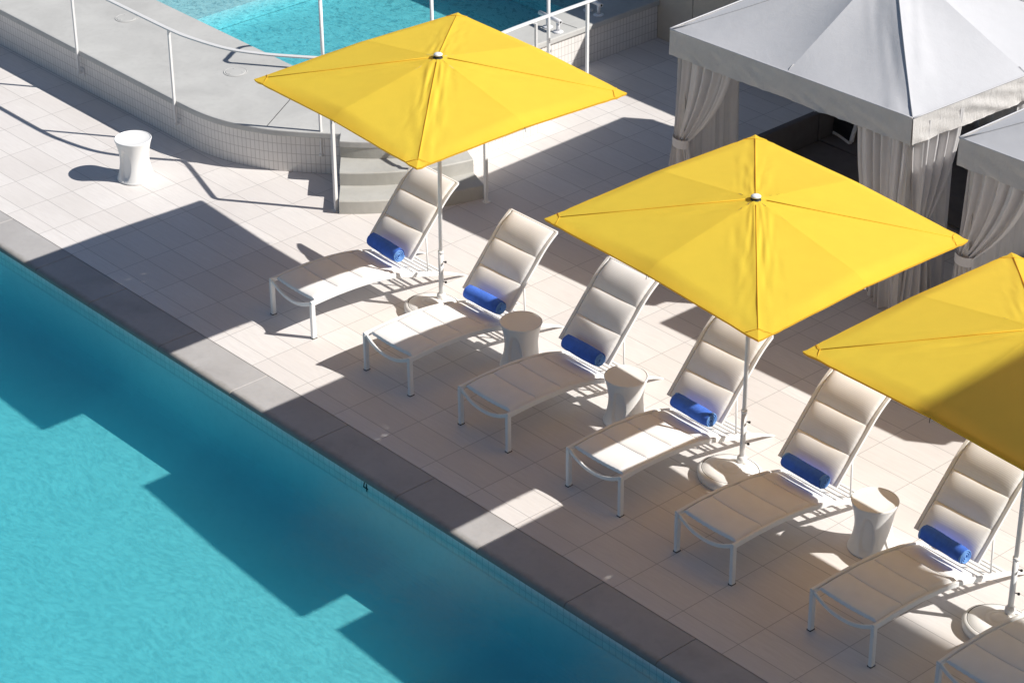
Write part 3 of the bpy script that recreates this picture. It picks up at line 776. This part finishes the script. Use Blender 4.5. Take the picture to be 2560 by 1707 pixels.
# ------------------------------------------------------------------ cabanas
def curtain(name, parent, top, tie, tw, foot, ztop, ztie, nf, amp, seed, th=.0, lean=(0, 0)):
    """top: two (x,y) ends; gathered to width tw at tie (x,y,angle) and flaring to foot (two (x,y) ends)"""
    rd = random.Random(seed); b = MB(); nf = max(3, int(nf * .68)); amp *= 1.35; n = nf * 18; nv = 44
    ph = [rd.uniform(-.6, .6) for _ in range(nf + 3)]
    t0, t1 = Vector(top[0]), Vector(top[1]); f0, f1 = Vector(foot[0]), Vector(foot[1])
    if tie:
        tc = Vector(tie[:2]); d = (t1 - t0).normalized()
        g0, g1 = tc - d * tw / 2, tc + d * tw / 2
    nrm = Vector((-(t1 - t0).y, (t1 - t0).x)).normalized()
    def fn(u, v):
        z = lerp(ztop, 0.012, v)
        ii = min(nf, int(u * nf)); a = u * nf * 2 * PI + interp([(k / (nf + 2), p) for k, p in enumerate(ph)], u) * 2
        w = math.sin(a) + .35 * math.sin(2.3 * a + seed)
        if tie:
            if z > ztie:
                k = (ztop - z) / (ztop - ztie); s = k ** 1.7; p = lerp(lerp(t0, t1, u), lerp(g0, g1, u), s); m = lerp(1, .42, s)
                z -= .05 * math.sin(PI * k) * (u if (t1 - tc).length > (t0 - tc).length else 1 - u)
            else:
                k = (ztie - z) / ztie; s = min(1, k * 1.0) ** .75; p = lerp(lerp(g0, g1, u), lerp(f0, f1, u), s); m = lerp(.42, 1.1, s)
        else: p = lerp(lerp(t0, t1, u), lerp(f0, f1, u), v); m = 1
        p = p + nrm * amp * (w + .9 * noise1(u * 6, v * 1.4, seed * 3.3)) * m
        return (p.x, p.y, z)
    b.grid(fn, n, nv)
    o = b.build(name, M['curtain'], parent)
    if tie:
        bb = MB(); a2 = math.atan2(d.y, d.x)
        ring = [(tc.x + math.cos(a) * (tw * .62) * d.x - math.sin(a) * (amp * .55 + .03) * d.y * 1.0, tc.y + math.cos(a) * (tw * .62) * d.y + math.sin(a) * (amp * .55 + .03) * d.x, ztie) for a in [2 * PI * j / 28 for j in range(28)]]
        I0 = [bb.vert((x, y, z - .05 + .02 * math.sin(i * .22))) for i, (x, y, z) in enumerate(ring)]; I1 = [bb.vert((x, y, z + .045 + .02 * math.sin(i * .22))) for i, (x, y, z) in enumerate(ring)]
        for j in range(28): bb.face((I0[j], I0[(j + 1) % 28], I1[(j + 1) % 28], I1[j]), smooth=True)
        bb.build('tie_band', M['curtain'], o)
    return o

def make_cabana(cor, apex, ztop, label, seed):
    """cor: front-left, front-right, back-right, back-left (x,y) of the eave"""
    cx = sum(c[0] for c in cor) / 4; cy = sum(c[1] for c in cor) / 4
    g = empty('cabana', (cx, cy, 0), 0, label, 'cabana', 'white canvas cabanas along the back of the deck')
    o = Vector((cx, cy, 0)); K = [Vector((*c, ztop)) - o for c in cor]; A = Vector(apex) - o
    per = []
    for i in range(4):
        a, c = K[i], K[(i + 1) % 4]; m = (a + c) / 2; m.z += .012; per += [a, m]
    b = MB()
    for i in range(8):
        p, q = per[i], per[(i + 1) % 8]; corner_p = (i % 2 == 0)
        def fn(u, v, p=p, q=q, i=i):
            e = lerp(p, q, u); r = A + (e - A) * v
            dr = (u if corner_p else 1 - u); w = dr * v
            z = -.06 * math.sin(PI * v) * (.65 + .35 * (1 - math.cos(PI * dr * .5))) - .05 * math.sin(PI * u) * math.sin(PI * v) * v
            # mid ribs push the cloth up a little
            z += .055 * (dr ** 3) * math.sin(PI * min(1, v)) 
            z += .020 * noise1(w * 17 + seed, v * 2.4 + i, seed) * math.exp(-((w - .10) / .17) ** 2) * min(1, w * 12) * v ** .5
            z += .016 * noise1(w * 40 + seed, v * 9, i) * math.exp(-((v - .95) / .07) ** 2) * math.exp(-(w / .2) ** 2)
            return r + Vector((0, 0, z))
        b.grid(lambda u, v: fn(u, .01 + v * .99), 20, 34)
    b.build('roof_canvas', M['tent'], g)
    for i in range(0, 8, 2):
        b = MB(); pts = []
        for t in [k / 10 for k in range(1, 11)]:
            r = A + (per[i] - A) * t; pts.append(r + Vector((0, 0, -.06 * math.sin(PI * t) * .65 + .004)))
        b.tube(pts, .007, 6); b.build('ridge_seam', M['tent'], g)
    for i in range(1, 8, 2):
        b = MB(); m = per[i]; d = (A - m); b.tube([m + Vector((0, 0, -.01)), m + d * .03 + Vector((0, 0, .008)), m + d * .06 + Vector((0, 0, .006))], .003, 5); b.build('edge_loop', M['valance'], g)
    # valance all round, creased
    for i in range(4):
        a, c = K[i], K[(i + 1) % 4]; L = (c - a).length; nrm = Vector(((c - a).y, -(c - a).x, 0)).normalized()
        b = MB()
        def fv(u, v, a=a, c=c, i=i, nrm=nrm):
            p = lerp(a, c, u); m = math.sin(PI * u) ** .25 if 0 < u < 1 else 0
            off = (.026 * noise1(u * 14 - v * 3.5, v * 1.2, seed + i) + .018 * noise1(u * 38 - v * 5, v * 3, seed + i + 9)) * m * (v ** .5) * 1.0
            return p + nrm * (.006 + off + .008 * v) + Vector((0, 0, .012 * (1 - v) - .255 * v + .004 * noise1(u * 9, 0, seed) * v * m))
        b.grid(fv, 90, 10, flip=True)
        vl = b.build('valance', M['valance'], g)
        b = MB(); b.tube([fv(k / 30, 0) + Vector((0, 0, .004)) for k in range(31)], .008, 6); b.build('eave_piping', M['tent'], vl)
    # posts and beams
    ins = [lerp(K[i], A, .075) for i in range(4)]
    for p in ins:
        b = MB(); b.box((p.x, p.y, (ztop - .04) / 2), (.06, .06, ztop - .04)); b.build('post', M['valance'], g)
    for i in range(4):
        a, c = ins[i], ins[(i + 1) % 4]; b = MB(); b.bar([(a.x, a.y, ztop - .06), (c.x, c.y, ztop - .06)], .05, .05); b.build('beam', M['valance'], g)
    return g, o
ZE = 2.2
cab1, o1 = make_cabana([(3.685, 4.835), (6.685, 4.967), (6.86, 8.08), (3.60, 8.0)], (5.1, 6.48, 2.97), ZE, 'large white canvas cabana, whole front in view, with tied curtains and a dark sofa inside', 5)
rel = lambda o, pts: [(x - o.x, y - o.y) for x, y in pts]
ZT = ZE - .07
curtain('curtain', cab1, rel(o1, [(3.745, 4.93), (4.42, 4.965)]), (3.775 - o1.x, 4.935 - o1.y), .17, rel(o1, [(3.60, 4.92), (4.02, 4.95)]), ZT, 1.0, 8, .034, 1)
curtain('curtain', cab1, rel(o1, [(3.75, 5.03), (3.74, 5.80)]), None, 0, rel(o1, [(3.75, 5.03), (3.74, 5.86)]), ZT, 1, 6, .022, 2)
curtain('curtain', cab1, rel(o1, [(6.02, 5.00), (6.60, 5.03)]), (6.34 - o1.x, 5.06 - o1.y), .34, rel(o1, [(5.98, 5.32), (6.56, 5.12)]), ZT, .85, 8, .036, 3)
curtain('curtain', cab1, rel(o1, [(6.63, 5.05), (6.69, 5.68)]), (6.655 - o1.x, 5.24 - o1.y), .17, rel(o1, [(6.63, 5.05), (6.68, 5.5)]), ZT, 1.02, 7, .034, 4)
curtain('curtain', cab1, rel(o1, [(6.60, 5.10), (6.63, 5.71)]), None, 0, rel(o1, [(6.60, 5.10), (6.63, 5.72)]), ZT, 1, 5, .016, 5)
curtain('curtain', cab1, rel(o1, [(6.72, 6.55), (6.80, 7.95)]), None, 0, rel(o1, [(6.72, 6.55), (6.80, 7.95)]), ZT, 1, 11, .030, 6)
curtain('curtain', cab1, rel(o1, [(3.75, 7.90), (6.75, 7.97)]), None, 0, rel(o1, [(3.75, 7.90), (6.75, 7.97)]), ZT, 1, 22, .028, 7)
cab2, o2 = make_cabana([(7.243, 4.955), (10.24, 5.05), (10.42, 8.15), (7.28, 8.08)], (8.75, 6.55, 2.97), ZE, 'second white canvas cabana, cut off at the right edge of the photo', 6)
curtain('curtain', cab2, rel(o2, [(7.31, 5.05), (8.02, 5.085)]), (7.34 - o2.x, 5.055 - o2.y), .17, rel(o2, [(7.20, 5.02), (7.62, 5.06)]), ZT, 1.0, 8, .034, 11)
curtain('curtain', cab2, rel(o2, [(7.31, 5.16), (7.33, 5.95)]), None, 0, rel(o2, [(7.31, 5.16), (7.33, 5.98)]), ZT, 1, 6, .02, 12)
curtain('curtain', cab2, rel(o2, [(9.55, 5.08), (10.16, 5.12)]), (10.1 - o2.x, 5.12 - o2.y), .17, rel(o2, [(9.8, 5.1), (10.25, 5.14)]), ZT, 1.0, 8, .034, 13)
curtain('curtain', cab2, rel(o2, [(7.38, 8.0), (10.3, 8.05)]), None, 0, rel(o2, [(7.38, 8.0), (10.3, 8.05)]), ZT, 1, 22, .028, 14)

def rbox(b, x0, x1, y0, y1, z0, z1, r=.02):
    """soft-edged block"""
    n = 3
    bm = bmesh.new(); bmesh.ops.create_cube(bm, size=1)
    for v in bm.verts: v.co = Vector((lerp(x0, x1, v.co.x + .5), lerp(y0, y1, v.co.y + .5), lerp(z0, z1, v.co.z + .5)))
    bmesh.ops.bevel(bm, geom=bm.edges[:], offset=r, segments=n, affect='EDGES', profile=.6)
    base = len(b.v); bm.verts.ensure_lookup_table()
    for v in bm.verts: b.v.append(v.co.copy())
    for f in bm.faces: b.f.append(tuple(base + v.index for v in f.verts)); b.sm.append(True)
    bm.free()
def make_sofa(x0, label):
    g = empty('corner_sofa', (x0, 6.9, 0), 0, label, 'sofa', 'charcoal corner sofas inside the cabanas')
    X = lambda a: a - 3.88
    parts = [('arm', (3.79, 3.875, 5.85, 6.93, .06, .72)), ('arm', (3.79, 3.875, 6.945, 7.80, .06, .715)), ('seat_cushion', (3.885, 4.85, 5.85, 6.93, .24, .405)),
             ('seat_cushion', (3.885, 4.85, 6.945, 7.58, .24, .41)), ('seat_cushion', (4.86, 6.35, 6.945, 7.58, .24, .405)), ('back_cushion', (3.885, 5.1, 7.59, 7.78, .38, .78)),
             ('back_cushion', (5.11, 6.35, 7.59, 7.78, .38, .78)), ('base_frame', (3.80, 6.35, 6.98, 7.78, .05, .235)), ('base_frame', (3.882, 4.83, 5.88, 6.96, .05, .232)), ('arm', (6.36, 6.45, 6.93, 7.80, .06, .72))]
    for nme, (a, c, y0, y1, z0, z1) in parts:
        b = MB(); rbox(b, X(a), X(c), y0 - 6.9, y1 - 6.9, z0, z1, .022 if 'frame' not in nme else .008); b.build(nme, M['sofa'], g)
    return g
make_sofa(3.88, 'charcoal corner sofa inside the large cabana, seen below its valance')
make_sofa(7.47, 'charcoal corner sofa inside the second cabana, barely seen between the curtains')
def pillow(loc, rot, size, mat, label, trim=None):
    b = MB(); w, h, d = size
    f = lambda sgn: (lambda u, v: ((u - .5) * w * (1 - .10 * math.sin(PI * v)), sgn * d / 2 * (max(0, math.sin(PI * u) * math.sin(PI * v))) ** .55, (v - .5) * h * (1 - .10 * math.sin(PI * u))))
    b.grid(f(-1), 18, 18, uvfn=lambda u, v: (u, v)); b.grid(f(1), 18, 18, uvfn=lambda u, v: (u, v), flip=True)
    o = b.build('scatter_pillow', mat); o.location = loc; o.rotation_euler = rot; tag(o, label, 'pillow')
    if trim:
        b = MB(); pts = [f(-1)(k / 12, 0) for k in range(12)] + [f(-1)(1, k / 12) for k in range(12)] + [f(-1)(1 - k / 12, 1) for k in range(12)] + [f(-1)(0, 1 - k / 12) for k in range(12)]
        b.tube([Vector(p) for p in pts], .024, 8, closed=True); b.build('white_border', trim, o)
    return o
pillow((4.00, 7.22, .60), (math.radians(-20), 0, math.radians(-14)), (.42, .42, .16), M['pillow_bw'], 'black pillow with a white border on the cabana sofa', M['pillow_w'])
pillow((4.34, 7.36, .60), (math.radians(-20), 0, math.radians(-4)), (.46, .40, .15), M['pillow_ikat'], 'brown patterned pillow on the cabana sofa beside the black one')
pillow((7.02, 7.2, .62), (math.radians(-16), 0, math.radians(30)), (.42, .42, .15), M['yellowpillow'], 'yellow pillow glimpsed in the gap between the two cabanas')
def low_table():
    t = empty('coffee_table', (7.0, 6.5, 0), 0, 'low white framed table glimpsed in the gap between the cabanas', 'table')
    b = MB(); rbox(b, -.20, .20, -.3, .3, .33, .36, .006); b.build('tabletop', M['white'], t)
    for x, y in ((-.17, -.27), (.17, -.27), (.17, .27), (-.17, .27)):
        b = MB(); b.box((x, y, .165), (.03, .03, .33)); b.build('leg', M['white'], t)
low_table()

# ------------------------------------------------------------------ hotel building out to the right (its roof edge shades the near corner)
tw = empty('hotel_building', (28, 4, 0), 0, 'tall pale hotel building beyond the right side of the pool with an overhanging roof', 'building')
b = MB(); b.box((3.4, -1.2, 5.85), (12, 12, 11.7)); b.build('wall', M['tower'], tw)
b = MB(); b.box((1.9, -3.2, 12.0), (20.2, 17.9, .35)); b.build('roof', M['tower'], tw)
for k in range(3):
    for j in range(4):
        b = MB(); b.box((-2.60, -5.6 + j * 2.9, 2.0 + k * 3.6), (.06, 1.7, 1.8)); b.build('window', M['glass'], tw)

# ------------------------------------------------------------------ light, sky, camera
sun = Vector((.98, .705, 1.0)).normalized()
ld = bpy.data.lights.new('sun', 'SUN'); ld.energy = 5.0; ld.angle = math.radians(.53); ld.color = (1.0, .965, .91)
lo = bpy.data.objects.new('sun', ld); C.objects.link(lo); lo.rotation_euler = (-sun).to_track_quat('-Z', 'Y').to_euler(); lo.location = (20, 14, 25)
w = bpy.data.worlds.new('World'); S.world = w; w.use_nodes = True
nt = w.node_tree; nt.nodes.clear()
sk = nt.nodes.new('ShaderNodeTexSky'); sk.sky_type = 'NISHITA'; sk.sun_disc = False
sk.sun_elevation = math.asin(sun.z); sk.sun_rotation = math.atan2(sun.x, sun.y); sk.air_density = 1.0; sk.dust_density = .6; sk.ozone_density = 2.6
bg = nt.nodes.new('ShaderNodeBackground'); bg.inputs[1].default_value = .062
wo = nt.nodes.new('ShaderNodeOutputWorld'); nt.links.new(sk.outputs[0], bg.inputs[0]); nt.links.new(bg.outputs[0], wo.inputs[0])

cd = bpy.data.cameras.new('camera'); cam = bpy.data.objects.new('camera', cd); C.objects.link(cam); S.camera = cam
r = Vector((0.6685365947775286, 0.7436472906609978, -0.006894094271481316)); u = Vector((-0.3635387612766319, 0.33487925822790393, 0.8693074550802959)); d = Vector((-0.6487668228976561, 0.5786575753425217, -0.49422363385093014))
mw = Matrix((( r.x, u.x, -d.x, 20.0497), (r.y, u.y, -d.y, -11.8945), (r.z, u.z, -d.z, 11.9496), (0, 0, 0, 1)))
cam.matrix_world = mw
cd.sensor_width = 36; cd.lens = 36 * 6346.46 / 2560; cd.clip_start = .1; cd.clip_end = 2000
vs = S.view_settings; vs.view_transform = 'Standard'; vs.look = 'None'; vs.exposure = .27; vs.gamma = 1
S.cycles.max_bounces = 10; S.cycles.diffuse_bounces = 5; S.cycles.glossy_bounces = 4; S.cycles.transparent_max_bounces = 12; S.cycles.transmission_bounces = 4
S.cycles.volume_bounces = 2; S.cycles.caustics_reflective = False; S.cycles.caustics_refractive = False
S.cycles.use_denoising = True
